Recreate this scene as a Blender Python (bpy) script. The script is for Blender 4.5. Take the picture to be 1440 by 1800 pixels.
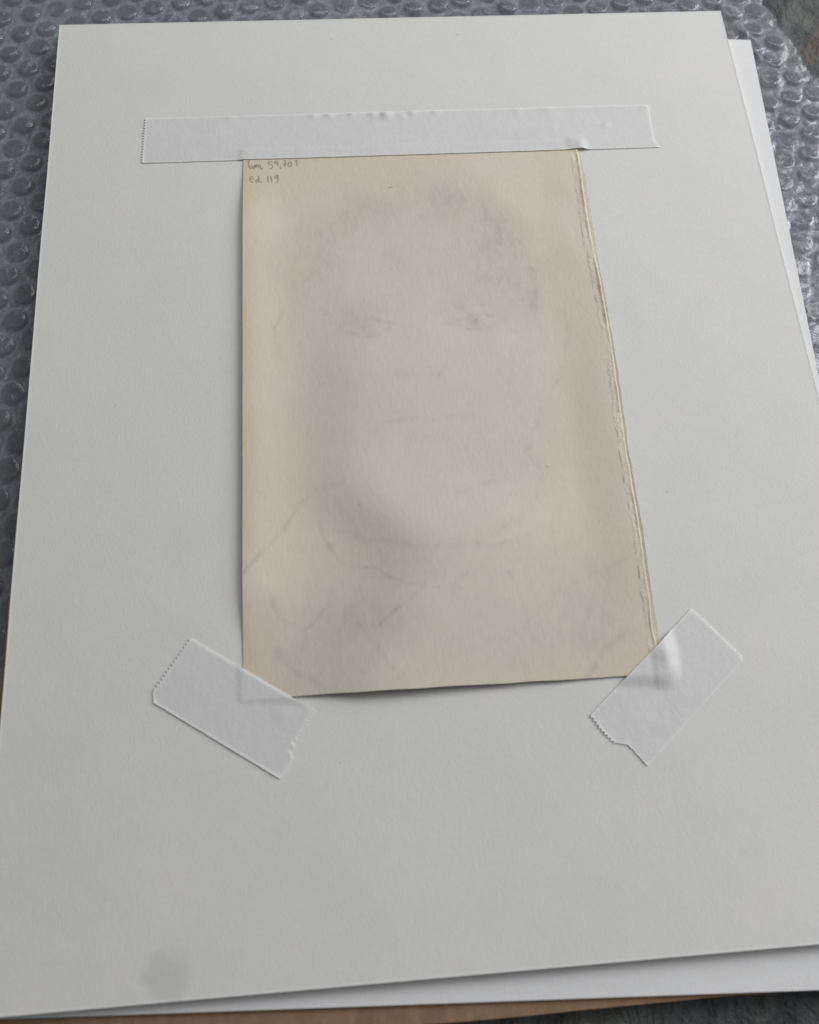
import bpy, math
import numpy as np
from mathutils import Matrix, Vector

# ------------------------------------------------------------------ scene, camera, light
for o in list(bpy.data.objects):
    bpy.data.objects.remove(o)
sc = bpy.context.scene
COL = sc.collection
MM = 0.001

cam_d = bpy.data.cameras.new('camera')
cam = bpy.data.objects.new('camera', cam_d)
COL.objects.link(cam)
sc.camera = cam
rot = Matrix(((0.9968693588921858, 0.05598721012867384, -0.055829325662145546),
              (-0.07057688984213377, 0.9484034500369247, -0.30911130451387553),
              (0.03564244551224702, 0.3120838481242922, 0.9493857423712662)))
cam.matrix_world = Matrix.Translation((-0.02558, -0.12354, 0.25526)) @ rot.to_4x4()
cam_d.sensor_fit = 'HORIZONTAL'
cam_d.sensor_width = 36.0
cam_d.lens = 1405.0 / 1440.0 * 36.0
cam_d.clip_start = 0.01
cam_d.clip_end = 50
cam_d.dof.use_dof = True
cam_d.dof.focus_distance = 0.305
cam_d.dof.aperture_fstop = 12.0

world = bpy.data.worlds.new('World')
sc.world = world
world.use_nodes = True
bg = world.node_tree.nodes['Background']
bg.inputs[0].default_value = (0.97, 0.985, 1.0, 1)
bg.inputs[1].default_value = 0.125

def area(name, loc, target, sx, sy, power, color):
    d = bpy.data.lights.new(name, 'AREA')
    d.shape = 'RECTANGLE'; d.size = sx; d.size_y = sy
    d.energy = power; d.color = color
    o = bpy.data.objects.new(name, d)
    COL.objects.link(o)
    o.location = loc
    v = Vector(target) - Vector(loc)
    o.rotation_euler = v.to_track_quat('-Z', 'Y').to_euler()
    return o
area('window_light', (1.04, 0.34, 0.67), (0, 0, 0), 0.75, 0.9, 15.5, (1.0, 0.992, 0.98))
area('overhead_fill', (0.12, 0.56, 0.82), (0, 0.1, 0), 0.8, 0.5, 2.9, (1.0, 0.995, 0.99))  # added overhead fill that brightens the far end; stands for no actual lamp

sc.render.engine = 'CYCLES'
sc.cycles.max_bounces = 10
sc.cycles.transparent_max_bounces = 24
sc.cycles.use_denoising = True
sc.view_settings.view_transform = 'Standard'
sc.view_settings.look = 'None'
sc.view_settings.gamma = 1
sc.view_settings.exposure = 0.0
sc.view_settings.use_curve_mapping = False

# ------------------------------------------------------------------ small maths helpers (all shapes are written in millimetres)
def smooth(a, b, x):
    t = np.clip((x - a) / (b - a), 0, 1)
    return t * t * (3 - 2 * t)

def vnoise(x, y, scale, seed):
    tab = np.random.RandomState(seed).rand(256, 256)
    fx, fy = np.asarray(x) / scale + 57.3, np.asarray(y) / scale + 91.7
    ix, iy = np.floor(fx).astype(int), np.floor(fy).astype(int)
    tx, ty = fx - ix, fy - iy
    tx = tx * tx * tx * (tx * (tx * 6 - 15) + 10)
    ty = ty * ty * ty * (ty * (ty * 6 - 15) + 10)
    a = tab[ix % 256, iy % 256]; b = tab[(ix + 1) % 256, iy % 256]
    c = tab[ix % 256, (iy + 1) % 256]; d = tab[(ix + 1) % 256, (iy + 1) % 256]
    return ((a * (1 - tx) + b * tx) * (1 - ty) + (c * (1 - tx) + d * tx) * ty) * 2 - 1

def fbm(x, y, scale, seed, octaves=4, gain=0.5):
    s, a = 0, 1
    for k in range(octaves):
        s = s + a * vnoise(x, y, scale / 2 ** k, seed + k)
        a *= gain
    return s

def line_dist(x, y, pts):
    d = np.full(np.shape(x), 1e9)
    for (x0, y0), (x1, y1) in zip(pts[:-1], pts[1:]):
        vx, vy = x1 - x0, y1 - y0
        t = np.clip(((x - x0) * vx + (y - y0) * vy) / (vx * vx + vy * vy + 1e-9), 0, 1)
        d = np.minimum(d, np.hypot(x - x0 - t * vx, y - y0 - t * vy))
    return d

# ------------------------------------------------------------------ mesh helpers
def make_object(name, verts_mm, faces, mat, origin=(0, 0, 0), parent=None, smooth_shade=True):
    me = bpy.data.meshes.new(name)
    v = (np.asarray(verts_mm, dtype=float) - np.asarray(origin)) * MM
    me.from_pydata(v.tolist(), [], [tuple(int(i) for i in f) for f in faces])
    me.materials.append(mat)
    me.polygons.foreach_set('use_smooth', [smooth_shade] * len(me.polygons))
    me.update()
    o = bpy.data.objects.new(name, me)
    COL.objects.link(o)
    if parent is not None:
        o.parent = parent
        o.location = (np.asarray(origin) * MM - np.asarray(parent.location)).tolist()
    else:
        o.location = (np.asarray(origin) * MM).tolist()
    return o

def grid_faces(nr, nc, off=0, flip=False):
    i = np.arange(nr - 1)[:, None] * nc + np.arange(nc - 1)[None, :] + off
    f = np.stack([i, i + 1, i + nc + 1, i + nc], -1).reshape(-1, 4)
    return f[:, ::-1] if flip else f

def slab(name, X, Y, Z, thick, mat, origin=(0, 0, 0), parent=None):
    """closed sheet: rows run towards -y, columns towards +x; Z is the top side"""
    nr, nc = X.shape
    th = np.broadcast_to(thick, X.shape)
    top = np.stack([X, Y, Z], -1).reshape(-1, 3)
    bot = np.stack([X, Y, Z - th], -1).reshape(-1, 3)
    n = nr * nc
    f = [grid_faces(nr, nc, 0, True), grid_faces(nr, nc, n, False)]
    ring = list(range(nc)) + [r * nc + nc - 1 for r in range(1, nr)] + \
        [(nr - 1) * nc + c for c in range(nc - 2, -1, -1)] + [r * nc for r in range(nr - 2, 0, -1)]
    ring = np.array(ring); nxt = np.roll(ring, -1)
    # own vertices for the rim, so the cut edge stays crisp
    m = len(ring)
    rim = np.concatenate([top[ring], bot[ring]])
    k = np.arange(m); k2 = (k + 1) % m
    side = np.stack([2 * n + k, 2 * n + k2, 2 * n + m + k2, 2 * n + m + k], -1)
    f.append(side)
    return make_object(name, np.concatenate([top, bot, rim]), np.concatenate(f), mat, origin, parent)

def tag(o, label, cat, group=None):
    o['label'] = label; o['category'] = cat
    if group: o['group'] = group
    return o

# ------------------------------------------------------------------ material helpers
def new_mat(name):
    m = bpy.data.materials.new(name)
    m.use_nodes = True
    nt = m.node_tree
    nt.nodes.clear()
    return m, nt, nt.nodes.new('ShaderNodeOutputMaterial')

def N(nt, typ, **kw):
    n = nt.nodes.new(typ)
    for k, v in kw.items():
        if k.startswith('i_'):
            key = k[2:]
            n.inputs[int(key) if key.isdigit() else key.replace('_', ' ')].default_value = v
        else:
            setattr(n, k, v)
    return n

def noise(nt, vec, scale, detail=4, rough=0.55, dist=0.0):
    n = N(nt, 'ShaderNodeTexNoise', i_Scale=scale, i_Detail=detail, i_Roughness=rough, i_Distortion=dist)
    nt.links.new(vec, n.inputs['Vector'])
    return n.outputs['Fac']

def ramp(nt, fac, stops):
    r = N(nt, 'ShaderNodeValToRGB')
    el = r.color_ramp.elements
    while len(el) < len(stops): el.new(0.5)
    for e, (p, c) in zip(el, stops):
        e.position = p
        e.color = (c, c, c, 1) if isinstance(c, (int, float)) else (*c, 1)
    nt.links.new(fac, r.inputs[0])
    return r.outputs[0]

def mix(nt, fac, a, b, mode='MIX'):
    n = N(nt, 'ShaderNodeMix', data_type='RGBA', blend_type=mode)
    for sock, v in ((n.inputs[0], fac), (n.inputs[6], a), (n.inputs[7], b)):
        if hasattr(v, 'links'): nt.links.new(v, sock)
        else: sock.default_value = v if isinstance(v, (int, float)) else (*v, 1)
    return n.outputs[2]

def mapped(nt, coord, scale=(1, 1, 1), rotz=0.0):
    mp = N(nt, 'ShaderNodeMapping')
    mp.inputs['Scale'].default_value = scale
    mp.inputs['Rotation'].default_value = (0, 0, rotz)
    nt.links.new(coord, mp.inputs['Vector'])
    return mp.outputs['Vector']

def bump(nt, height, strength, distance, prev=None):
    b = N(nt, 'ShaderNodeBump', i_Strength=strength, i_Distance=distance)
    nt.links.new(height, b.inputs['Height'])
    if prev is not None: nt.links.new(prev, b.inputs['Normal'])
    return b.outputs['Normal']

def paper_material(name, base, warm, rough=0.85, grain=0.00012, stain=None, spec=0.2):
    m, nt, out = new_mat(name)
    co = N(nt, 'ShaderNodeTexCoord').outputs['Object']
    big = noise(nt, co, 38, 3)
    mid = noise(nt, mapped(nt, co, (1.0, 0.45, 1.0)), 700, 4, 0.65)
    col = mix(nt, ramp(nt, big, [(0.3, 0.0), (0.72, 1.0)]), base, warm)
    col = mix(nt, 1.0, col, ramp(nt, mid, [(0.28, 0.955), (0.72, 1.0)]), 'MULTIPLY')
    # scattered fibres and flecks of the pulp
    fl = noise(nt, mapped(nt, co, (1, 0.6, 1), 0.5), 900, 2, 0.5)
    col = mix(nt, ramp(nt, fl, [(0.74, 0.0), (0.80, 0.22)]), col, tuple(c * 0.72 for c in base))
    vo = N(nt, 'ShaderNodeTexVoronoi', i_Scale=55.0); nt.links.new(co, vo.inputs['Vector'])
    col = mix(nt, ramp(nt, vo.outputs['Distance'], [(0.015, 0.35), (0.028, 0.0)]), col, (0.25, 0.24, 0.22))
    if stain:
        (sx, sy, sr) = stain
        geo = N(nt, 'ShaderNodeTexCoord').outputs['Object']
        wob = N(nt, 'ShaderNodeTexNoise', i_Scale=170.0, i_Detail=3.0)
        nt.links.new(geo, wob.inputs['Vector'])
        off = N(nt, 'ShaderNodeVectorMath', operation='SUBTRACT'); nt.links.new(wob.outputs['Color'], off.inputs[0]); off.inputs[1].default_value = (0.5, 0.5, 0.5)
        scl = N(nt, 'ShaderNodeVectorMath', operation='SCALE'); nt.links.new(off.outputs[0], scl.inputs[0]); scl.inputs['Scale'].default_value = 0.008
        add = N(nt, 'ShaderNodeVectorMath', operation='ADD'); nt.links.new(geo, add.inputs[0]); nt.links.new(scl.outputs[0], add.inputs[1])
        flat = N(nt, 'ShaderNodeVectorMath', operation='MULTIPLY'); nt.links.new(add.outputs[0], flat.inputs[0]); flat.inputs[1].default_value = (1, 1, 0)
        dst = N(nt, 'ShaderNodeVectorMath', operation='DISTANCE'); nt.links.new(flat.outputs[0], dst.inputs[0]); dst.inputs[1].default_value = (sx, sy, 0)
        dv = N(nt, 'ShaderNodeMath', operation='DIVIDE'); nt.links.new(dst.outputs['Value'], dv.inputs[0]); dv.inputs[1].default_value = sr * 1.5
        col = mix(nt, ramp(nt, dv.outputs[0], [(0.45, 0.52), (0.80, 0.0)]), col, (base[0] * 0.77, base[1] * 0.755, base[2] * 0.755))
    p = N(nt, 'ShaderNodeBsdfPrincipled', i_Roughness=rough)
    p.inputs['Specular IOR Level'].default_value = spec
    nt.links.new(col, p.inputs['Base Color'])
    fine = noise(nt, mapped(nt, co, (1.0, 0.4, 1.0)), 1500, 4, 0.6)
    coarse = noise(nt, co, 380, 3, 0.6)
    nrm = bump(nt, noise(nt, co, 26, 3, 0.5), 0.35, 0.0009)
    nrm = bump(nt, coarse, 0.12, grain, nrm)
    nrm = bump(nt, fine, 0.62, grain, nrm)
    nt.links.new(nrm, p.inputs['Normal'])
    nt.links.new(p.outputs[0], out.inputs[0])
    return m

def tape_material():
    m, nt, out = new_mat('white_paper_tape')
    co = N(nt, 'ShaderNodeTexCoord').outputs['Object']
    f1 = noise(nt, mapped(nt, co, (1, 0.55, 1), 0.4), 520, 4, 0.6, 0.6)
    f2 = noise(nt, co, 90, 3)
    edge = N(nt, 'ShaderNodeAttribute', attribute_name='lit_fibre_edge').outputs['Fac']
    col = mix(nt, ramp(nt, f2, [(0.3, 0.0), (0.7, 1.0)]), (0.758, 0.762, 0.778), (0.778, 0.781, 0.792))
    col = mix(nt, 1.0, col, ramp(nt, f1, [(0.25, 0.94), (0.75, 1.0)]), 'MULTIPLY')
    col = mix(nt, edge, col, (0.92, 0.92, 0.92))            # white fibres along the cut edges, brightened to paint a lit rim
    p = N(nt, 'ShaderNodeBsdfPrincipled', i_Roughness=0.5)
    p.inputs['Specular IOR Level'].default_value = 0.35
    nt.links.new(col, p.inputs['Base Color'])
    nrm = bump(nt, f1, 0.32, 0.0003)
    nt.links.new(bump(nt, noise(nt, co, 1400, 3), 0.5, 0.0001, nrm), p.inputs['Normal'])
    t = N(nt, 'ShaderNodeBsdfTransparent')
    ms = N(nt, 'ShaderNodeMixShader', i_0=0.23)
    nt.links.new(p.outputs[0], ms.inputs[1]); nt.links.new(t.outputs[0], ms.inputs[2])
    nt.links.new(ms.outputs[0], out.inputs[0])
    return m

def page_material(name, with_print=True):
    m, nt, out = new_mat(name)
    co = N(nt, 'ShaderNodeTexCoord').outputs['Object']
    paper, tan = (0.652, 0.619, 0.557), (0.625, 0.545, 0.400)
    fib = noise(nt, mapped(nt, co, (1.0, 0.35, 1.0)), 900, 4, 0.65)
    blot = noise(nt, co, 42, 4, 0.6)
    if with_print:
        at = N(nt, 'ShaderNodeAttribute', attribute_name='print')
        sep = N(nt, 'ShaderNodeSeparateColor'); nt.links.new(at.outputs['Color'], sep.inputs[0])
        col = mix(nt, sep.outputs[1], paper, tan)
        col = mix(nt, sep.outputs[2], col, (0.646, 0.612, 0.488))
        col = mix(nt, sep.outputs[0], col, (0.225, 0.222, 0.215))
    else:
        col = mix(nt, ramp(nt, blot, [(0.3, 0.0), (0.7, 1.0)]), (0.63, 0.575, 0.485), (0.72, 0.67, 0.58))
    col = mix(nt, 1.0, col, ramp(nt, fib, [(0.25, 0.93), (0.75, 1.0)]), 'MULTIPLY')
    col = mix(nt, 1.0, col, ramp(nt, blot, [(0.25, 0.965), (0.75, 1.0)]), 'MULTIPLY')
    p = N(nt, 'ShaderNodeBsdfPrincipled', i_Roughness=0.75)
    p.inputs['Specular IOR Level'].default_value = 0.25
    nt.links.new(col, p.inputs['Base Color'])
    if with_print:
        nrm = bump(nt, fib, 0.55, 0.00014)
    else:
        nrm = bump(nt, noise(nt, co, 620, 5, 0.7, 1.0), 0.7, 0.0004)
    nt.links.new(nrm, p.inputs['Normal'])
    nt.links.new(p.outputs[0], out.inputs[0])
    return m

def pencil_material():
    m, nt, out = new_mat('pencil')
    co = N(nt, 'ShaderNodeTexCoord').outputs['Object']
    n = noise(nt, co, 2200, 3, 0.7)
    d = N(nt, 'ShaderNodeBsdfPrincipled', i_Roughness=0.6)
    d.inputs['Base Color'].default_value = (0.15, 0.12, 0.095, 1)
    t = N(nt, 'ShaderNodeBsdfTransparent')
    ms = N(nt, 'ShaderNodeMixShader')
    nt.links.new(ramp(nt, n, [(0.3, 0.55), (0.7, 0.87)]), ms.inputs[0])
    nt.links.new(d.outputs[0], ms.inputs[1]); nt.links.new(t.outputs[0], ms.inputs[2])
    nt.links.new(ms.outputs[0], out.inputs[0])
    return m

def film_material(name, haze_attr, haze, rough):
    m, nt, out = new_mat(name)
    co = N(nt, 'ShaderNodeTexCoord').outputs['Object']
    t = N(nt, 'ShaderNodeBsdfTransparent'); t.inputs[0].default_value = (0.93, 0.94, 0.96, 1)
    d = N(nt, 'ShaderNodeBsdfDiffuse'); d.inputs[0].default_value = (0.66, 0.685, 0.78, 1)
    g = N(nt, 'ShaderNodeBsdfGlossy', i_Roughness=rough)
    g.inputs['Color'].default_value = (0.95, 0.97, 1.0, 1)
    nrm = bump(nt, noise(nt, co, 240, 4, 0.6, 0.9), 0.3, 0.0010)
    nt.links.new(nrm, g.inputs['Normal'])
    m1 = N(nt, 'ShaderNodeMixShader', i_0=haze)
    if haze_attr:
        at = N(nt, 'ShaderNodeAttribute', attribute_name='weld')
        wr = noise(nt, mapped(nt, co, (1, 0.5, 1), 0.7), 300, 4, 0.6, 1.5)
        mu = N(nt, 'ShaderNodeMath', operation='MULTIPLY'); nt.links.new(at.outputs['Fac'], mu.inputs[0]); nt.links.new(ramp(nt, wr, [(0.25, 0.55), (0.75, 1.3)]), mu.inputs[1])
        nt.links.new(mu.outputs[0], m1.inputs[0])
    nt.links.new(t.outputs[0], m1.inputs[1]); nt.links.new(d.outputs[0], m1.inputs[2])
    # thin film: the same Schlick reflectance from either side
    lw = N(nt, 'ShaderNodeLayerWeight', i_Blend=0.5)
    nt.links.new(nrm, lw.inputs['Normal'])
    pw = N(nt, 'ShaderNodeMath', operation='POWER'); nt.links.new(lw.outputs['Facing'], pw.inputs[0]); pw.inputs[1].default_value = 4.0
    ma = N(nt, 'ShaderNodeMath', operation='MULTIPLY_ADD'); nt.links.new(pw.outputs[0], ma.inputs[0]); ma.inputs[1].default_value = 0.42; ma.inputs[2].default_value = 0.035
    m2 = N(nt, 'ShaderNodeMixShader')
    nt.links.new(ma.outputs[0], m2.inputs[0])
    nt.links.new(m1.outputs[0], m2.inputs[1]); nt.links.new(g.outputs[0], m2.inputs[2])
    nt.links.new(m2.outputs[0], out.inputs[0])
    return m

def slate_material():
    m, nt, out = new_mat('dark_slate')
    co = N(nt, 'ShaderNodeTexCoord').outputs['Object']
    v = mapped(nt, co, (1.0, 0.62, 1.0), -0.55)
    a = noise(nt, v, 55, 6, 0.65, 0.6)
    b = noise(nt, v, 210, 6, 0.7, 0.8)
    c = noise(nt, co, 22, 3)
    col = mix(nt, ramp(nt, a, [(0.35, 0.0), (0.65, 1.0)]), (0.055, 0.066, 0.082), (0.145, 0.150, 0.140))
    col = mix(nt, ramp(nt, c, [(0.52, 0.0), (0.66, 0.6)]), col, (0.075, 0.105, 0.090))
    col = mix(nt, ramp(nt, noise(nt, co, 38, 4, 0.6), [(0.54, 0.0), (0.66, 0.75)]), col, (0.125, 0.095, 0.078))
    rust = noise(nt, mapped(nt, co, (1, 2.2, 1), 0.1), 75, 2, 0.5)
    col = mix(nt, ramp(nt, rust, [(0.69, 0.0), (0.72, 0.8)]), col, (0.17, 0.085, 0.07))
    col = mix(nt, 1.0, col, ramp(nt, b, [(0.25, 0.55), (0.75, 1.25)]), 'MULTIPLY')
    p = N(nt, 'ShaderNodeBsdfPrincipled', i_Roughness=0.55)
    nt.links.new(col, p.inputs['Base Color'])
    nrm = bump(nt, a, 1.0, 0.008)
    nrm = bump(nt, b, 0.8, 0.0022, nrm)
    p.inputs['Specular IOR Level'].default_value = 0.25
    nt.links.new(nrm, p.inputs['Normal'])
    nt.links.new(p.outputs[0], out.inputs[0])
    return m

def card_material():
    m, nt, out = new_mat('brown_cardboard')
    co = N(nt, 'ShaderNodeTexCoord').outputs['Object']
    a = noise(nt, mapped(nt, co, (1, 0.5, 1)), 260, 5, 0.65)
    col = ramp(nt, a, [(0.25, (0.18, 0.110, 0.066)), (0.75, (0.30, 0.190, 0.115))])
    p = N(nt, 'ShaderNodeBsdfPrincipled', i_Roughness=0.85)
    nt.links.new(col, p.inputs['Base Color'])
    nt.links.new(bump(nt, noise(nt, co, 1200, 4), 0.7, 0.0002), p.inputs['Normal'])
    nt.links.new(p.outputs[0], out.inputs[0])
    return m

MAT_BOARD = paper_material('mat_board_paper', (0.645, 0.652, 0.644), (0.672, 0.667, 0.650), stain=(-0.0878, -0.1727, 0.0066))
SHEET = paper_material('white_board_paper', (0.715, 0.72, 0.735), (0.70, 0.705, 0.72), grain=0.00013)
TAPE = tape_material()
PAGE = page_material('aged_paper')
TORN = page_material('torn_paper', False)
PENCIL = pencil_material()
FILM = film_material('clear_film', True, 0.12, 0.17)
BUBBLE = film_material('clear_bubble_film', False, 0.078, 0.07)
SLATE = slate_material()
CARD = card_material()

# ------------------------------------------------------------------ the surface below
Z_SLATE = -10.3
def axis(lo, hi, step, outer, ostep):
    return np.unique(np.round(np.concatenate([np.arange(-outer, lo, ostep), np.arange(lo, hi, step), np.arange(hi, outer + 1, ostep)]), 3))
gx = axis(-205, 235, 1.6, 700, 20); gy = axis(-250, 250, 1.6, 700, 20)[::-1]
X, Y = np.meshgrid(gx, gy)
ca, sa = math.cos(0.45), math.sin(0.45)
xr, yr = X * ca - Y * sa, (X * sa + Y * ca) * 0.45
ridg = 1 - np.abs(fbm(xr, yr, 15, 11, 4))
Z = Z_SLATE - 1.6 + 1.1 * np.clip(ridg, 0, 1) + 0.5 * fbm(xr, yr, 6, 31, 3)
Z = np.minimum(Z, Z_SLATE)
slate = make_object('slate_surface', np.stack([X, Y, Z], -1).reshape(-1, 3), grid_faces(*X.shape, 0, True), SLATE, (0, 0, Z_SLATE))
slate['kind'] = 'structure'
slate['label'] = 'dark rough slate surface under the bubble wrap'

# ------------------------------------------------------------------ bubble wrap
Z_FILM = -9.9
def wrap_edge(y):             # ragged right-hand edge of the wrap
    return 166.5 + (194.1 - y) * 0.345 + 1.5 * vnoise(y, y * 0, 30, 5)
def fold(x, y):               # a crease lifted off the surface near the far corner
    d = line_dist(x, y, [(139, 215), (147, 190), (154, 172), (162, 150)])
    return 2.6 * np.exp(-(d / 3.2) ** 2)
def film_z(x, y):
    right = smooth(110, 150, x)
    return Z_FILM + 0.25 * fbm(x, y, 14, 71, 3) * (0.5 + 1.3 * right) + fold(x, y) + 0.35

wrap = bpy.data.objects.new('bubble_wrap', None)
COL.objects.link(wrap)
wrap.location = (0, 0, Z_FILM * MM)
tag(wrap, 'clear plastic bubble wrap spread under the stack of white boards', 'bubble wrap')

rng = np.random.RandomState(4)
pitch, brad, th = 11.4, 4.85, math.radians(13)
cells = []
for i in range(-40, 41):
    for j in range(-40, 41):
        lx, ly = pitch * (i + 0.5 * (j % 2)), pitch * 0.8660254 * j
        x = lx * math.cos(th) - ly * math.sin(th); y = lx * math.sin(th) + ly * math.cos(th)
        if not (-215 < x < 250 and -150 < y < 262): continue
        if x + brad > wrap_edge(np.array(y)) - 0.5: continue
        if -124 < x < 124 and y < 163: continue                     # wholly hidden below the boards
        cells.append((x + rng.uniform(-.6, .6), y + rng.uniform(-.6, .6)))
cells = np.array(cells)

fx = np.arange(-215, 250, 0.95); fy = np.arange(262, -150, -0.95)
X, Y = np.meshgrid(fx, fy)
keep = ~((np.abs(X) < 118) & (Y < 157))
keep &= X < wrap_edge(Y)
dmin = np.full(X.shape, 1e9)
for cx, cy in cells:
    a0, a1 = np.searchsorted(fx, cx - 8), np.searchsorted(fx, cx + 8)
    b0, b1 = np.searchsorted(-fy, -(cy + 8)), np.searchsorted(-fy, -(cy - 8))
    sub = dmin[b0:b1, a0:a1]
    np.minimum(sub, np.hypot(X[b0:b1, a0:a1] - cx, Y[b0:b1, a0:a1] - cy), out=sub)
Z = film_z(X, Y) + (0.45 + 0.75 * smooth(100, 150, X)) * smooth(brad, brad + 1.0, dmin) * fbm(X, Y, 3.2, 91, 2)
idx = -np.ones(X.size, int); kf = keep.ravel(); idx[kf] = np.arange(kf.sum())
faces = idx[grid_faces(*X.shape, 0, True)]
faces = faces[(faces >= 0).all(1)]
film = make_object('film', np.stack([X, Y, Z], -1).reshape(-1, 3)[kf], faces, FILM, (0, 0, Z_FILM), wrap)
weld = (0.095 + 0.13 * smooth(brad - 0.5, brad + 0.5, dmin) + 0.14 * np.exp(-((dmin - brad - 0.15) / 0.55) ** 2)).ravel()[kf]
at = film.data.attributes.new('weld', 'FLOAT', 'POINT')
at.data.foreach_set('value', weld.astype(np.float32))

def bubble_geo(seed, crush):
    r_ = np.random.RandomState(seed)
    prof = [(1.0, 0.0), (0.99, 0.8), (0.965, 1.55), (0.925, 2.05), (0.86, 2.38), (0.62, 2.60), (0.32, 2.68)]
    seg = 26
    a = np.arange(seg) * 2 * math.pi / seg
    V = []
    ph = r_.uniform(0, 6.28, 6); am = r_.uniform(0.3, 1, 6)
    for k, (pr, pz) in enumerate(prof):
        wob = 1 + 0.018 * crush * (am[0] * np.cos(3 * a + ph[0]) + am[1] * np.cos(5 * a + ph[1])) * (k > 0)
        x, y = brad * pr * wob * np.cos(a), brad * pr * wob * np.sin(a)
        V.append(np.stack([x, y, np.full(seg, pz)], -1))
    V = np.concatenate(V + [np.array([[0, 0, 2.70]])])
    h = smooth(0.5, 2.4, V[:, 2])
    dent = fbm(V[:, 0] + 40 * seed, V[:, 1], 2.3, 200 + seed, 2)
    V[:, 2] += h * crush * (0.16 * dent - 0.08 * crush)
    c = r_.uniform(-2.5, 2.5, 2)
    V[:, 2] -= h * crush * 0.40 * np.exp(-((V[:, 0] - c[0]) ** 2 + (V[:, 1] - c[1]) ** 2) / 3.5)
    F = []
    for k in range(len(prof) - 1):
        for s in range(seg):
            F.append((k * seg + s, k * seg + (s + 1) % seg, (k + 1) * seg + (s + 1) % seg, (k + 1) * seg + s))
    b = (len(prof) - 1) * seg
    for s in range(seg): F.append((b + s, b + (s + 1) % seg, len(V) - 1))
    return V, F

def bubble_mesh(seed, crush):
    V, F = bubble_geo(seed, crush)
    me = bpy.data.meshes.new('bubble')
    me.from_pydata((V * MM).tolist(), [], F)
    me.materials.append(BUBBLE)
    me.polygons.foreach_set('use_smooth', [True] * len(me.polygons))
    return me
FULL = [bubble_mesh(s, 0.55) for s in range(6)]
CRUSH = [bubble_mesh(20 + s, 1.55) for s in range(7)]

# how far each bubble stands outside the band that shows round the boards
def rank(c):
    x, y = c
    return max(-172 - x, x - 190, y - 207, -100 - y, 0) + (30 if (-134 < x < 134 and y < 172) else 0)
order = sorted(range(len(cells)), key=lambda k: rank(cells[k]))
rest_v, rest_f, nv = [], [], 0
for n_, k in enumerate(order):
    x, y = cells[k]
    crushed = x > 122 or (y > 172 and rng.rand() < 0.45) or rng.rand() < 0.35
    z = float(film_z(np.array(x), np.array(y))) - 0.05
    s = rng.uniform(0.95, 1.04); hz = rng.uniform(0.8, 1.1) * (0.85 if crushed else 1.0) * (rng.uniform(0.35, 0.6) if rng.rand() < 0.14 else 1.0)
    if -141 < x < 152 and y < 181: hz *= 0.8                         # pressed by the boards
    if n_ < 290:
        o = bpy.data.objects.new('bubble', (CRUSH if crushed else FULL)[rng.randint(6)])
        COL.objects.link(o)
        o.parent = wrap
        o.location = (x * MM, y * MM, (z - Z_FILM) * MM)
        o.rotation_euler = (rng.uniform(-.06, .06), rng.uniform(-.06, .06), rng.uniform(0, 6.28))
        o.scale = (s, s * rng.uniform(0.96, 1.03), hz)
    else:
        V, F = bubble_geo(40 + n_ % 5, 1.0)
        rest_v.append(V * (s, s, hz) + (x, y, z)); rest_f += [tuple(i + nv for i in f) for f in F]; nv += len(V)
if rest_v:
    o = make_object('bubble_cluster', np.concatenate(rest_v), rest_f, BUBBLE, (0, 0, Z_FILM), wrap)
    o['kind'] = 'stuff'

# ------------------------------------------------------------------ the boards
def rect_grid(x0, x1, y0, y1, step, lip):
    gx = np.unique(np.round(np.concatenate([[x0, x0 + lip * .3, x0 + lip * .6, x0 + lip, x0 + lip * 1.5], np.arange(x0 + step, x1 - step * .6, step), [x1 - lip * 1.5, x1 - lip, x1 - lip * .6, x1 - lip * .3, x1]]), 4))
    gy = np.unique(np.round(np.concatenate([[y0, y0 + lip * .3, y0 + lip * .6, y0 + lip, y0 + lip * 1.5], np.arange(y0 + step, y1 - step * .6, step), [y1 - lip * 1.5, y1 - lip, y1 - lip * .6, y1 - lip * .3, y1]]), 4))[::-1]
    return np.meshgrid(gx, gy)

def rotated(X, Y, ang, px, py):
    c, s = math.cos(ang), math.sin(ang)
    return px + X * c - Y * s, py + X * s + Y * c

# brown cardboard, square to the mat board and lowest of the stack
X, Y = rect_grid(0, 276, -368, 0, 6, 1.0)
X, Y = rotated(X, Y, math.radians(0.0), 0, 0)
Xc = -139.2 + X + 0.0108 * Y
Yc = 176.8 + Y + 0.25 * vnoise(X, X * 0, 18, 8) * (Y < -366)
Zc = -3.3 + 0.08 * fbm(Xc, Yc, 60, 14, 2)
card = slab('cardboard_sheet', Xc, Yc, Zc, 3.4, CARD, (0, 0, -6.7))
tag(card, 'brown cardboard sheet at the bottom of the stack, peeking out along the front', 'cardboard')

# lower white board, turned a little clockwise
X, Y = rect_grid(-277.4, 0, -357.6, 0, 5, 0.6)
Xs, Ys = rotated(X, Y, math.radians(-2.75), 150.7, 164.2)
Zs = -1.75 + 0.06 * fbm(Xs, Ys, 70, 17, 2)
sheet = slab('backing_board', Xs, Ys, Zs, 1.35, SHEET, (0, 0, -3.1))
tag(sheet, 'bright white blank board under the mat board, sticking out at right and front', 'board')

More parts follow.
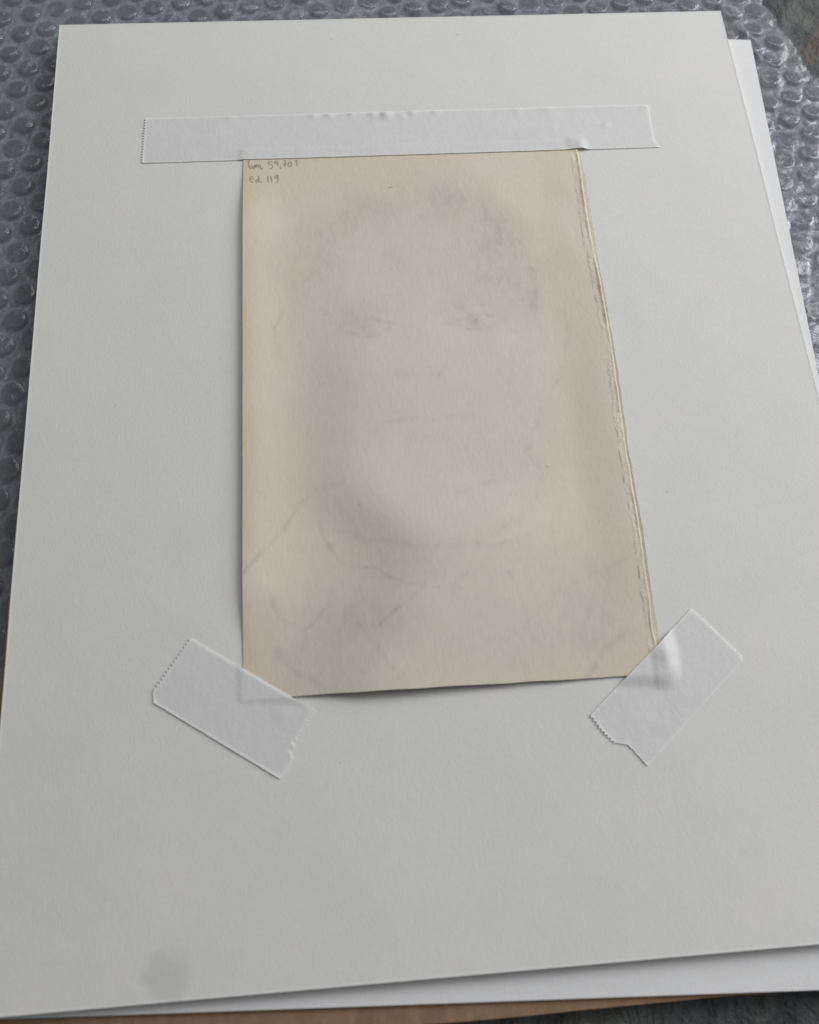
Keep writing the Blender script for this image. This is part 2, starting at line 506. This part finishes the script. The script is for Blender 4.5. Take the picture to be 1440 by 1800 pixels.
# the mat board on top
def mat_h(x, y):
    return 2.0 * np.clip((-95 - y) / 84.0, 0, 1) ** 2 + 0.0 * x
X, Y = rect_grid(-139.7, 139.7, -178.8, 178.8, 4, 0.9)
edge = np.minimum(np.minimum(X + 139.7, 139.7 - X), np.minimum(Y + 178.8, 178.8 - Y))
Zm = mat_h(X, Y) + 0.05 * fbm(X, Y, 80, 23, 2)
Zm = Zm + 0.10 * np.exp(-(edge / 0.3) ** 2)          # the burr left by the cutter
mat = slab('mat_board', X + 0.12 * vnoise(Y, X * 0 + 3, 40, 3) * (np.abs(X) > 139), Y, Zm, 1.45, MAT_BOARD, (0, 0, 0))
tag(mat, 'large off-white mat board on top of the stack with a grey spot near the front', 'mat board')

# ------------------------------------------------------------------ the page
STRIP_L = [(63.7, 111), (63.7, 104.7), (63.5, 88.3), (63.2, 69.7), (63.5, 57.5), (64.0, 50.3), (64.1, 39.5), (64.1, 27.9), (64.0, 12.9), (63.7, 1.9), (63.5, -7.0), (63.2, -20.0), (63.0, -34.4), (63.2, -45.1), (63.3, -53.2), (63.0, -64.2), (63.0, -74.2), (62.8, -84.0), (62.6, -99.5)]
RIDGE = [(67.2, 111), (67.1, 105.2), (66.7, 87.7), (66.5, 71.8), (66.8, 58.9), (67.1, 45.9), (67.1, 31.3), (66.9, 16.2), (66.6, 3.3), (66.3, -6.5), (65.8, -20.4), (65.9, -33.1), (65.8, -47.9), (65.5, -63.7), (65.7, -74.4), (64.9, -83.4), (65.6, -89.3), (65.5, -99.5)]
OUTER = [(68.2, 111), (68.2, 88.1), (68.0, 69.5), (67.8, 57.2), (68.1, 39.3), (67.8, 14.5), (67.8, 1.7), (67.3, -6.3), (66.9, -22.8), (67.1, -38.0), (67.0, -55.8), (66.8, -72.9), (66.7, -87.8), (66.6, -99.5)]
BAND = [(-19, 75), (-20.1, 42), (-25.6, 25.3), (-27.5, 8.8), (-30.1, -3.5), (-30.8, -16.7), (-28.8, -29.6), (-18.3, -42.8), (-7.9, -55.1), (-10.9, -67.3), (-20.4, -77.0), (-24.1, -87.0), (-25.7, -99.5)]
def along(tab, y):
    t = sorted((b, a) for a, b in tab)
    return np.interp(y, [q[0] for q in t], [q[1] for q in t])

def page_h(x, y):
    """height of the page's upper side above the mat: cockled old paper"""
    v = 111 - y
    xl = -65.0 - 0.0064 * v
    u = x - xl
    xb = sum(along(BAND, y + o) * w for o, w in ((-8, .12), (-4, .22), (0, .32), (4, .22), (8, .12)))
    d = x - xb
    A = (2.6 + 1.25 * smooth(-18, -48, y)) * (1 - smooth(10, 56, y)) * (1 - 0.25 * smooth(-70, -99, y))
    reach = 30.0 + 6 * smooth(-20, -60, y)                       # the foot of the slope, towards the left margin
    def slope(q):
        ramp_ = np.where(q < 0, np.clip((q + reach) / reach, 0, None) ** 1.9, 1.0)
        return (0.6 * ramp_ + 0.4 * smooth(0, 1, (q + reach * 0.6) / (reach * 0.6 + 5))) * (1 - 0.86 * smooth(3, 88, q))
    h = A * sum(slope(d + o) * w for o, w in ((-10, .06), (-6.7, .12), (-3.3, .20), (0, .24), (3.3, .20), (6.7, .12), (10, .06)))
    h = h + 1.9 * np.exp(-(u / 12.0) ** 2) * (0.22 + 0.78 * smooth(2, 40, v)) * (1 - 0.9 * smooth(172, 196, v))
    h = h + (1.6 + 0.3 * smooth(40, -40, y)) * smooth(112, 131, u) * (0.27 + 0.65 * smooth(25, 100, v) * (1 - smooth(165, 192, v)))
    h = h + 0.9 * np.exp(-((x + 34) / 20) ** 2) * smooth(186, 209, v)
    h = h + 0.16 * fbm(x, y, 34, 41, 3) * smooth(0, 20, v)
    pin = 1 - 0.9 * np.exp(-((x + 66) ** 2 + (y + 98) ** 2) / 17.0 ** 2)
    top = 0.35 + 0.65 * smooth(0, 25, v)
    return 0.22 + np.maximum(h * pin * top, 0)

yy = np.arange(111.0, -98.6, -0.5)
V_ = 111 - yy
nc = 270
uu = np.linspace(0, 1, nc)
xl = -65.0 - 0.0064 * V_
xr_ = along(RIDGE, yy) - 0.15 + 0.18 * vnoise(yy, yy * 0, 4, 9)
X = xl[:, None] + (xr_ - xl)[:, None] * uu[None, :]
Y = np.repeat(yy[:, None], nc, 1) - 0.0075 * (X + 65)           # the foot of the page runs slightly askew
Y = np.where(np.arange(len(yy))[:, None] == len(yy) - 1, Y + 0.12 * vnoise(X, X * 0 + 2, 9, 6), Y)
Z = page_h(X, Y) + mat_h(X, Y)
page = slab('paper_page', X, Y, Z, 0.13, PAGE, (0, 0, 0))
tag(page, 'aged cream paper page taped face down, faint face showing through, torn right edge', 'page')

# faint print showing through from the other side: soft tones, lines and specks, with some painted shade low down
ink_shade = np.zeros(X.shape)
def tone(cx, cy, rx, ry, s, ang=0):
    c, sn = math.cos(ang), math.sin(ang)
    dx, dy = X - cx, Y - cy
    ink_shade[...] += s * np.exp(-(((dx * c + dy * sn) / rx) ** 2 + ((-dx * sn + dy * c) / ry) ** 2))
mottle = 0.75 + 0.55 * fbm(X, Y, 10, 57, 4)
grainy = 0.75 + 0.5 * fbm(X, Y, 2.2, 61, 3)
WX = X + 1.3 * fbm(X, Y, 11, 101, 3); WY = Y + 1.3 * fbm(X, Y, 11, 111, 3)
broken = np.clip(0.95 + 0.75 * fbm(X, Y, 9, 121, 3), 0.4, 1.5)
def stroke(pts, w, s):
    k = 1.0 if w > 0.95 and s > .12 else broken
    ink_shade[...] += 1.35 * s * k * np.exp(-(line_dist(WX, WY, pts) / (w * 0.95)) ** 2) * np.clip(grainy, 0.15, 1.5)
HAIR = [(-45.0, 44), (-44.4, 62), (-36.1, 74.5), (-22.6, 82.7), (-7.7, 86.5), (9.7, 87.3), (25.8, 83.4), (36.7, 71.9), (41.0, 55.5), (41.4, 40.7)]
ink_shade += 0.15 * np.exp(-(line_dist(WX, WY, HAIR) / 11.5) ** 2) * np.clip(0.35 + 0.6 * mottle, 0.3, 1.6)
ink_shade += 0.05 * np.exp(-(line_dist(WX, WY, HAIR[-5:]) / 5.0) ** 2)
for cx, cy, rx, ry, s in ((-30, 75, 13, 7, .09), (-7, 80, 9, 8, .06), (12, 83, 11, 8, .07), (33, 73, 9, 8, .09), (-10, 59.5, 5, 6, .09), (-37, 62, 8, 11, .06), (27, 58, 15, 12, .08), (17, 46, 14, 8, .05), (-20, 36, 15, 8, .05), (18, 36, 16, 8, .05)):
    tone(cx, cy, rx, ry, s)
# the head, neck and clothing print as a broad grey field against the bare yellowed ground
field = smooth(1.28, 0.72, np.hypot((WX + 2) / 47, (WY - 16) / 72))
cloth = smooth(1.25, 0.7, np.hypot((WX + 5) / 62, (WY + 84) / 36))
field = np.maximum(field, cloth)
ink_shade += 0.055 * field
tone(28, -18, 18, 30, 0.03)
tone(-32, -78, 22, 15, 0.14); tone(48, -70, 12, 26, 0.12); tone(36, -88, 20, 9, 0.06); tone(20, -88, 14, 7, 0.04); tone(0, -56, 40, 9, 0.02)  # clothing print, deepened to paint in soft shade across the lower page
ink_shade *= np.clip(0.9 + 0.25 * fbm(X, Y, 16, 53, 3), 0.3, 1.6)
for pts, w, s in (
        ([(-30.3, 31.0), (-26.1, 33.3), (-19.9, 33.9), (-11.7, 31.2)], 1.2, .15), ([(-28.0, 28.4), (-22.4, 25.8), (-17.2, 26.7), (-11.9, 29.2)], 1.1, .12),
        ([(9.0, 30.6), (16.6, 33.6), (22.9, 33.7), (28.9, 31.8)], 1.2, .15), ([(11.0, 29.5), (18.0, 27.3), (25.5, 28.8)], 1.1, .10),
        ([(-15.6, -7.9), (-8.3, -7.6), (-0.4, -8.0), (7.7, -7.2), (14.7, -7.0)], 0.9, .09), ([(-7.7, -13.4), (-1.8, -14.2), (5.2, -13.5)], 1.8, .035)):
    ink_shade += s * np.exp(-(line_dist(X, Y, pts) / w) ** 2) * np.clip(grainy, 0.35, 1.4)
for pts, w, s in (
        ([(-27, 36.6), (-17.5, 38.2), (-11.4, 36.3)], 2.4, .05), ([(7.4, 37.3), (18.2, 39.6), (30.5, 36.2)], 2.4, .05),
        ([(-10.9, 13.0), (-10.3, 10.2), (-8.8, 9.2)], 1.0, .07), ([(5.8, 13.2), (5.6, 10.5), (3.7, 9.2)], 1.0, .06),
        ([(34.6, -22), (34.6, -30), (32, -38), (25.1, -44.8), (15.3, -50.3)], 1.2, .07), ([(36.2, -47), (36.4, -58)], 1.0, .06), ([(5.2, -35.2), (15.1, -33.7), (23.1, -31.5), (32.0, -22.6), (40.6, -1.3)], 1.3, .085), ([(-35.5, -44.3), (-24.5, -49.9), (-7.8, -54.4), (14.9, -54.6), (34.4, -51.4)], 1.3, .07),
        ([(-65.6, -57.6), (-56.2, -49.9), (-48.5, -36.5), (-40.7, -31.3), (-32.0, -29.4)], .9, .10), ([(-40.9, -37.0), (-40.3, -46.9), (-34.1, -56.1), (-23.2, -60.6), (-10.2, -65.6)], .8, .13),
        ([(-56.5, -67.0), (-53.1, -75.5), (-47.7, -77.7), (-41.2, -72.1)], .9, .15), ([(-8.8, -67.2), (-16.6, -73.2), (-22.4, -78.4)], .8, .13),
        ([(6.5, -63.4), (0.4, -68.7), (1.7, -74.4)], .8, .09), ([(21.4, -64.3), (23.6, -77.7), (28.1, -87.2)], .8, .08), ([(-38, -66), (-31.3, -74.2), (-22, -86), (-17.9, -95)], 1.0, .08), ([(19.1, -84.8), (31.5, -74.4), (47.7, -65.9), (62, -60)], 1.0, .07),
        ([(-55.9, -83.5), (-49.9, -91.0), (-40.4, -97.9)], 1.1, .13), ([(58.0, -85.4), (49.5, -92.2), (41.3, -98.1)], 1.2, .14),
        ([(-50.6, 38.2), (-54.8, 32.1), (-53.0, 21.6), (-51.2, 12.4), (-45.2, 10.3)], .9, .12), ([(50.5, 35.3), (52.4, 25.6), (48.5, 11.8), (43.2, 3.0)], 1.1, .09),
        ([(-46.6, 45), (-47.6, 35.2), (-46.0, 22)], 1.3, .04), ([(41.5, 52.8), (42.4, 42), (40.3, 28)], 1.3, .08)):
    stroke(pts, w, s)
for cx, cy, r, s in ((-21.6, 29.8, 2.6, .17), (18.2, 30.4, 2.4, .15), (-8.1, 9.9, 1.6, .10), (2.7, 9.6, 1.7, .13), (-21.6, 29.8, 1.0, .12), (18.2, 30.6, 1.0, .12)):
    tone(cx, cy, r * 1.3, r, s)
for i, (cx, cy) in enumerate(((-8.9, 92.0), (-8.3, 92.0), (-11.8, 92.1), (-27.2, -37.8), (37.8, -27.1), (19.0, 31.6), (-35.8, 36.5), (-10.8, 55.3), (15.6, 67.2), (-45.2, 24.6), (-47.9, -84.0), (-3.3, -67.7))):
    tone(cx, cy, 0.55 if i < 2 else 0.40, 0.35, (0.75, 0.6, 0.25, .5, .55, .5, .3, .35, .5, .35, .4, .4)[i])
ink_shade = np.clip(ink_shade * (0.92 + 0.30 * fbm(X, Y * 0.5, 1.6, 66, 3)), 0, 0.9)
# yellowing creeps in from the margins
uL = X + 65.5; uR = 67 - X; uT = 111 - Y; uB = Y + 99
tan = 0.62 * np.exp(-uL / 4) + 0.24 * np.exp(-uL / 16) + 0.42 * np.exp(-uR / 11) * smooth(-10, 40, uT) + 0.70 * np.exp(-uT / 14) + 0.25 * np.exp(-np.hypot(uL, uT) / 25) + 0.22 * np.exp(-uB / 6)
tan = np.clip((tan + 0.08) * (0.85 + 0.45 * fbm(X, Y, 22, 81, 3)), 0, 1)
grn = (1 - field) * (0.62 + 0.35 * fbm(X, Y, 17, 87, 3)) * smooth(0, 9, uL) * smooth(2, 26, uT) * smooth(-2, 16, uR) + 0.30 * cloth
grn = np.clip(grn, 0, 0.9)
rgba = np.zeros((X.size * 2 + 2 * (X.shape[0] + X.shape[1] - 2) * 2, 4), np.float32)
rgba[:, 1] = 0.5; rgba[:, 3] = 1
for k, ch in enumerate((ink_shade, tan, grn)):
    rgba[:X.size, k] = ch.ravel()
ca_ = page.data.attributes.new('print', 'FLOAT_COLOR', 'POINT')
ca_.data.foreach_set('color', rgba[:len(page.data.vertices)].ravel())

# pencilled note in the corner
NOTE = [
  [(-62.92, 106.9), (-63.15, 105.12), (-62.94, 103.79), (-62.31, 102.98), (-61.99, 103.23)],
  [(-61.88, 104.41), (-61.57, 103.47), (-61.1, 102.88), (-60.82, 103.97), (-60.6, 104.49), (-60.4, 103.03)],
  [(-60.08, 103.29), (-59.9, 104.59), (-59.32, 104.44), (-59.19, 103.12)],
  [(-58.68, 104.68), (-58.49, 103.22), (-58.07, 102.68), (-57.43, 102.79)],
  [(-53.86, 106.02), (-55.46, 105.93), (-55.16, 104.81), (-54.31, 104.64), (-53.86, 103.7), (-54.13, 102.79), (-55.09, 102.83)],
  [(-51.94, 105.87), (-52.79, 106.17), (-52.91, 105.19), (-51.95, 105.21)],
  [(-51.93, 106.14), (-51.66, 103.61)],
  [(-50.56, 103.52), (-50.9, 102.53)],
  [(-49.8, 106.13), (-48.83, 106.15), (-49.22, 103.2)],
  [(-49.87, 104.65), (-48.54, 104.81)],
  [(-47.35, 105.56), (-47.8, 104.52), (-47.61, 103.59), (-46.97, 103.56), (-46.52, 104.47), (-46.71, 105.48), (-47.35, 105.61)],
  [(-45.2, 105.85), (-44.44, 106.11), (-44.36, 103.46)],
  [(-61.36, 99.02), (-62.31, 98.92), (-62.51, 97.76), (-62.16, 96.19), (-61.28, 96.41)],
  [(-62.3, 97.75), (-61.16, 97.84)],
  [(-59.3, 97.32), (-59.94, 97.27), (-60.3, 96.63), (-59.84, 96.1), (-59.14, 96.72)],
  [(-59.28, 99.19), (-58.99, 97.1), (-58.58, 96.18), (-58.09, 96.23)],
  [(-55.78, 99.19), (-55.56, 96.06)],
  [(-54.62, 99.01), (-54.2, 96.0)],
  [(-51.96, 99.22), (-52.7, 99.4), (-53.14, 98.56), (-52.56, 98.09), (-51.97, 98.85)],
  [(-51.91, 99.56), (-52.03, 95.65)]]
def catmull(p, n=6):
    p = np.array(p, float)
    if len(p) == 2: return p[0] + (p[1] - p[0]) * np.linspace(0, 1, 8)[:, None]
    q = np.concatenate([[2 * p[0] - p[1]], p, [2 * p[-1] - p[-2]]]); out = []
    for i in range(1, len(q) - 2):
        for t in np.linspace(0, 1, n, endpoint=False):
            a, b, c, d = q[i - 1], q[i], q[i + 1], q[i + 2]
            out.append(0.5 * ((2 * b) + (c - a) * t + (2 * a - 5 * b + 4 * c - d) * t * t + (3 * b - 3 * c + d - a) * t ** 3))
    return np.array(out + [p[-1]])
V, F = [], []
for k, s in enumerate(NOTE):
    c = catmull(s)
    c = c + (0.05, 0)
    t = np.gradient(c, axis=0); t /= np.linalg.norm(t, axis=1)[:, None] + 1e-9
    nrm = np.stack([-t[:, 1], t[:, 0]], -1)
    w = (0.31 + 0.05 * vnoise(np.arange(len(c)), np.full(len(c), k * 3.0), 4, 5))[:, None]
    b = len(V)
    for p, q in zip(c + nrm * w, c - nrm * w):
        for r in (p, q):
            V.append((r[0], r[1], float(page_h(np.array(r[0]), np.array(r[1]))) + 0.035))
    for i in range(len(c) - 1): F.append((b + 2 * i, b + 2 * i + 1, b + 2 * i + 3, b + 2 * i + 2))
note = make_object('pencil_note', V, F, PENCIL, (0, 0, 0), page)
note['label'] = 'small handwritten pencil note in the upper left corner'

# torn binding edge: a rough glued strip with a lifted ridge, and the stub of a second leaf below it
yy = np.arange(111.0, -98.3, -0.6)
L_ = along(STRIP_L, yy) + 0.45 * fbm(yy, yy * 0, 5, 33, 3)
R_ = along(RIDGE, yy) + 0.12 * fbm(yy, yy * 0, 7, 34, 3)
tt = np.array([0, .04, .15, .3, .45, .6, .72, .82, .90, .95, 1.0])
X = L_[:, None] + (R_ - L_)[:, None] * tt
Y = np.repeat(yy[:, None], len(tt), 1) - 0.0075 * (X + 65)
rid = np.where(tt < 0.82, np.exp(-((tt - 0.82) / 0.13) ** 2), 1 - 1.15 * ((tt - 0.82) / 0.18) ** 1.3)
lift = 0.30 + 0.28 * fbm(yy, yy * 0 + 4, 13, 35, 3)
Z = page_h(np.minimum(X, 66), Y) + mat_h(X, Y) + 0.04 + 0.08 * smooth(0, .3, tt) + 0.09 * fbm(X, Y, 2.2, 36, 3) * (tt > .02) * (tt < .75) + rid * np.clip(lift, .08, .8)[:, None]
Z = np.maximum(Z, page_h(np.minimum(X, 66), Y) + mat_h(X, Y) + 0.03)
notch = np.exp(-((yy + 8.0) / 0.5) ** 2)[:, None]
Z = Z - 0.35 * notch * (tt > .2)
strip = slab('binding_strip', X, Y, Z, 0.10, TORN, (0, 0, 0), page)
strip['label'] = 'rough torn strip along the right edge of the page'
O_ = along(OUTER, yy) + 0.18 * fbm(yy, yy * 0, 6, 37, 3)
tt = np.array([0, .25, .5, .75, .9, 1.0])
X = (R_ - 1.6)[:, None] + (O_ - R_ + 1.6)[:, None] * tt
Y = np.repeat(yy[:, None], len(tt), 1) - 0.0075 * (X + 65)
Z = (page_h(np.full(X.shape, 65.0), Y) + mat_h(X, Y) - 0.20) * np.array([.55, .55, .55, .6, .68, .72]) + 0.05
leaf = slab('torn_leaf', X, Y, Z, 0.14, TORN, (0, 0, 0), page)
leaf['label'] = 'cream stub of a second leaf under the torn edge'

# ------------------------------------------------------------------ paper tape
def tape_z(x, y, bumps=()):
    cy = np.clip(y, -98.2 - 0.0075 * (x + 65), 111)
    cx = np.clip(x, -65.0 - 0.0064 * (111 - cy), along(OUTER, cy))
    d = np.hypot(x - cx, y - cy)
    hp = page_h(np.minimum(cx, 65.6), cy)
    over = smooth(62.5, 65, cx) * (1 - smooth(0.0, 0.1, d) * 0.0)
    hp = hp + over * 0.32
    z = hp * (1 - smooth(0, 1, d / (1.4 + 3.4 * hp)))
    z = z + mat_h(x, y) + 0.36
    for bx, by, r, a in bumps:
        z = z + a * np.exp(-((x - bx) ** 2 + (y - by) ** 2) / r ** 2)
    return z

def make_tape(name, origin, ang, width, endA, endB, step, zz, seed, bumps, label):
    """endA / endB: (distance across, distance along) of the two cut ends; zz: teeth of the dispenser blade"""
    ts = np.arange(0, width + 1e-6, 0.16)
    def end(tab, teeth):
        s = np.interp(ts, [q[0] for q in tab], [q[1] for q in tab])
        s = s + np.where((ts > teeth[0]) & (ts < teeth[1]), teeth[2] * (2 * np.abs((ts / 1.28) % 1 - 0.5) - 0.5), 0)
        return s + 0.10 * fbm(ts, ts * 0 + seed, 1.1, seed, 2)
    a, b = end(endA, zz[0]), end(endB, zz[1])
    a0, b0 = (np.interp(ts, [q[0] for q in t_], [q[1] for q in t_]) for t_ in (endA, endB))
    n = int((b.mean() - a.mean()) / step)
    rim = np.array([0, .12, .25, .4, .6, .85, 1.15]) / (b.mean() - a.mean())      # fine rows close to the cut ends
    inner = np.linspace(0, 1, n)
    q = np.concatenate([rim, inner[(inner > rim[-1] * 1.2) & (inner < 1 - rim[-1] * 1.2)], 1 - rim[::-1]])
    S = a[:, None] + (b - a)[:, None] * q
    T = np.repeat(ts[:, None], len(q), 1)
    ca, sa = math.cos(ang), math.sin(ang)
    X = origin[0] + S * ca + T * sa
    Y = origin[1] + S * sa - T * ca
    Z = tape_z(X, Y, bumps)
    base = Z.copy()
    # edges turned away from the window have sprung up a little, the others are rubbed down
    for e, nx, ny in ((T, -sa, ca), (width - T, sa, -ca), (S - a0[:, None], -ca, -sa), (b0[:, None] - S, ca, sa)):
        k = nx * 0.98 + ny * 0.18
        amp = -0.235 * max(k, 0.75) if k > 0 else -0.20 * k * 1.0
        if abs(nx * ca + ny * sa) > 0.9: amp *= 0.55
        Z = Z + amp * np.exp(-(np.maximum(e, 0) / 0.62) ** 2) * (0.9 + 0.35 * vnoise(X, Y, 9, seed))
    Z = Z + 0.025 * fbm(X, Y, 6, seed + 7, 3)
    th = np.clip(Z - (base - 0.33), 0.06, 0.24)
    o = slab(name, X, Y, Z, th, TAPE, (origin[0], origin[1], 0))
    rim_d = np.minimum(np.minimum(T, width - T), np.minimum(S - a[:, None], b[:, None] - S))
    fe = np.clip(1.15 * np.exp(-(rim_d / 0.34) ** 2) * (0.8 + 0.4 * vnoise(X, Y, 2.5, seed + 3)), 0, 1).ravel()
    val = np.ones(len(o.data.vertices), np.float32); val[:len(fe)] = fe; val[len(fe):2 * len(fe)] = 0
    o.data.attributes.new('lit_fibre_edge', 'FLOAT', 'POINT').data.foreach_set('value', val)
    return tag(o, label, 'tape', 'strips of white paper tape')

make_tape('paper_tape', (-103.9, 129.0), math.radians(-0.03), 21.9,
          [(0, .6), (21, 0), (21.9, .3)], [(0, 203.2), (18.5, 202.9), (19.6, 203.4), (21.9, 204.6)], 0.9,
          ((0, 21.5, .75), (0, 19, .35)), 3,
          [(-8.2, 127.2, 2.0, .85), (-13.4, 127.5, 1.6, .45), (-31, 128, 1.5, .4), (-37, 128, 1.6, .3), (-22, 128, 1.3, .35), (2.5, 128, 1.7, .4), (-2, 126.5, 1.5, .3), (12, 128, 1.6, .22),
           (68.5, 108.5, 2.6, .6), (80, 119, 1.4, .35), (79, 120.5, 1.2, -.2), (58, 128, 3, .2), (45, 128, 2, .25), (-70, 128.3, 2, .2)],
          'long white paper tape across the top edge of the page')
make_tape('paper_tape', (-82.6, -78.3), math.radians(-33.2), 22.3,
          [(0, 0), (12.3, -.5), (19.5, -.8), (22.3, 1.4)], [(0, 45.4), (6.4, 45.0), (9.6, 45.2), (11.2, 44.8), (12.3, 46.0), (13.9, 45.2), (15.5, 47.5), (19.2, 47.5), (22.3, 47.0)], 0.6,
          ((0.5, 19, .8), (0, 11, .55)), 13, [(-54, -104, 3, .15)],
          'short slanted white tape over the lower left corner of the page')
make_tape('paper_tape', (41.2, -110.5), math.radians(180 + 39.5 - 180), 22.5,
          [(0, 0), (5.3, -.9), (10.6, -.8), (14.1, 1.9), (17.7, 1.7), (22.5, 1.5)], [(0, 49.3), (5, 49.55), (12.3, 49.65), (21.3, 49.4), (22.5, 48.6)], 0.6,
          ((0, 11, .8), (0, 21, .7)), 23, [(68.6, -93, 3.0, .55), (69.2, -97.5, 2.4, .4), (64, -95, 2.6, -.15)],
          'short slanted white tape over the lower right corner of the page')
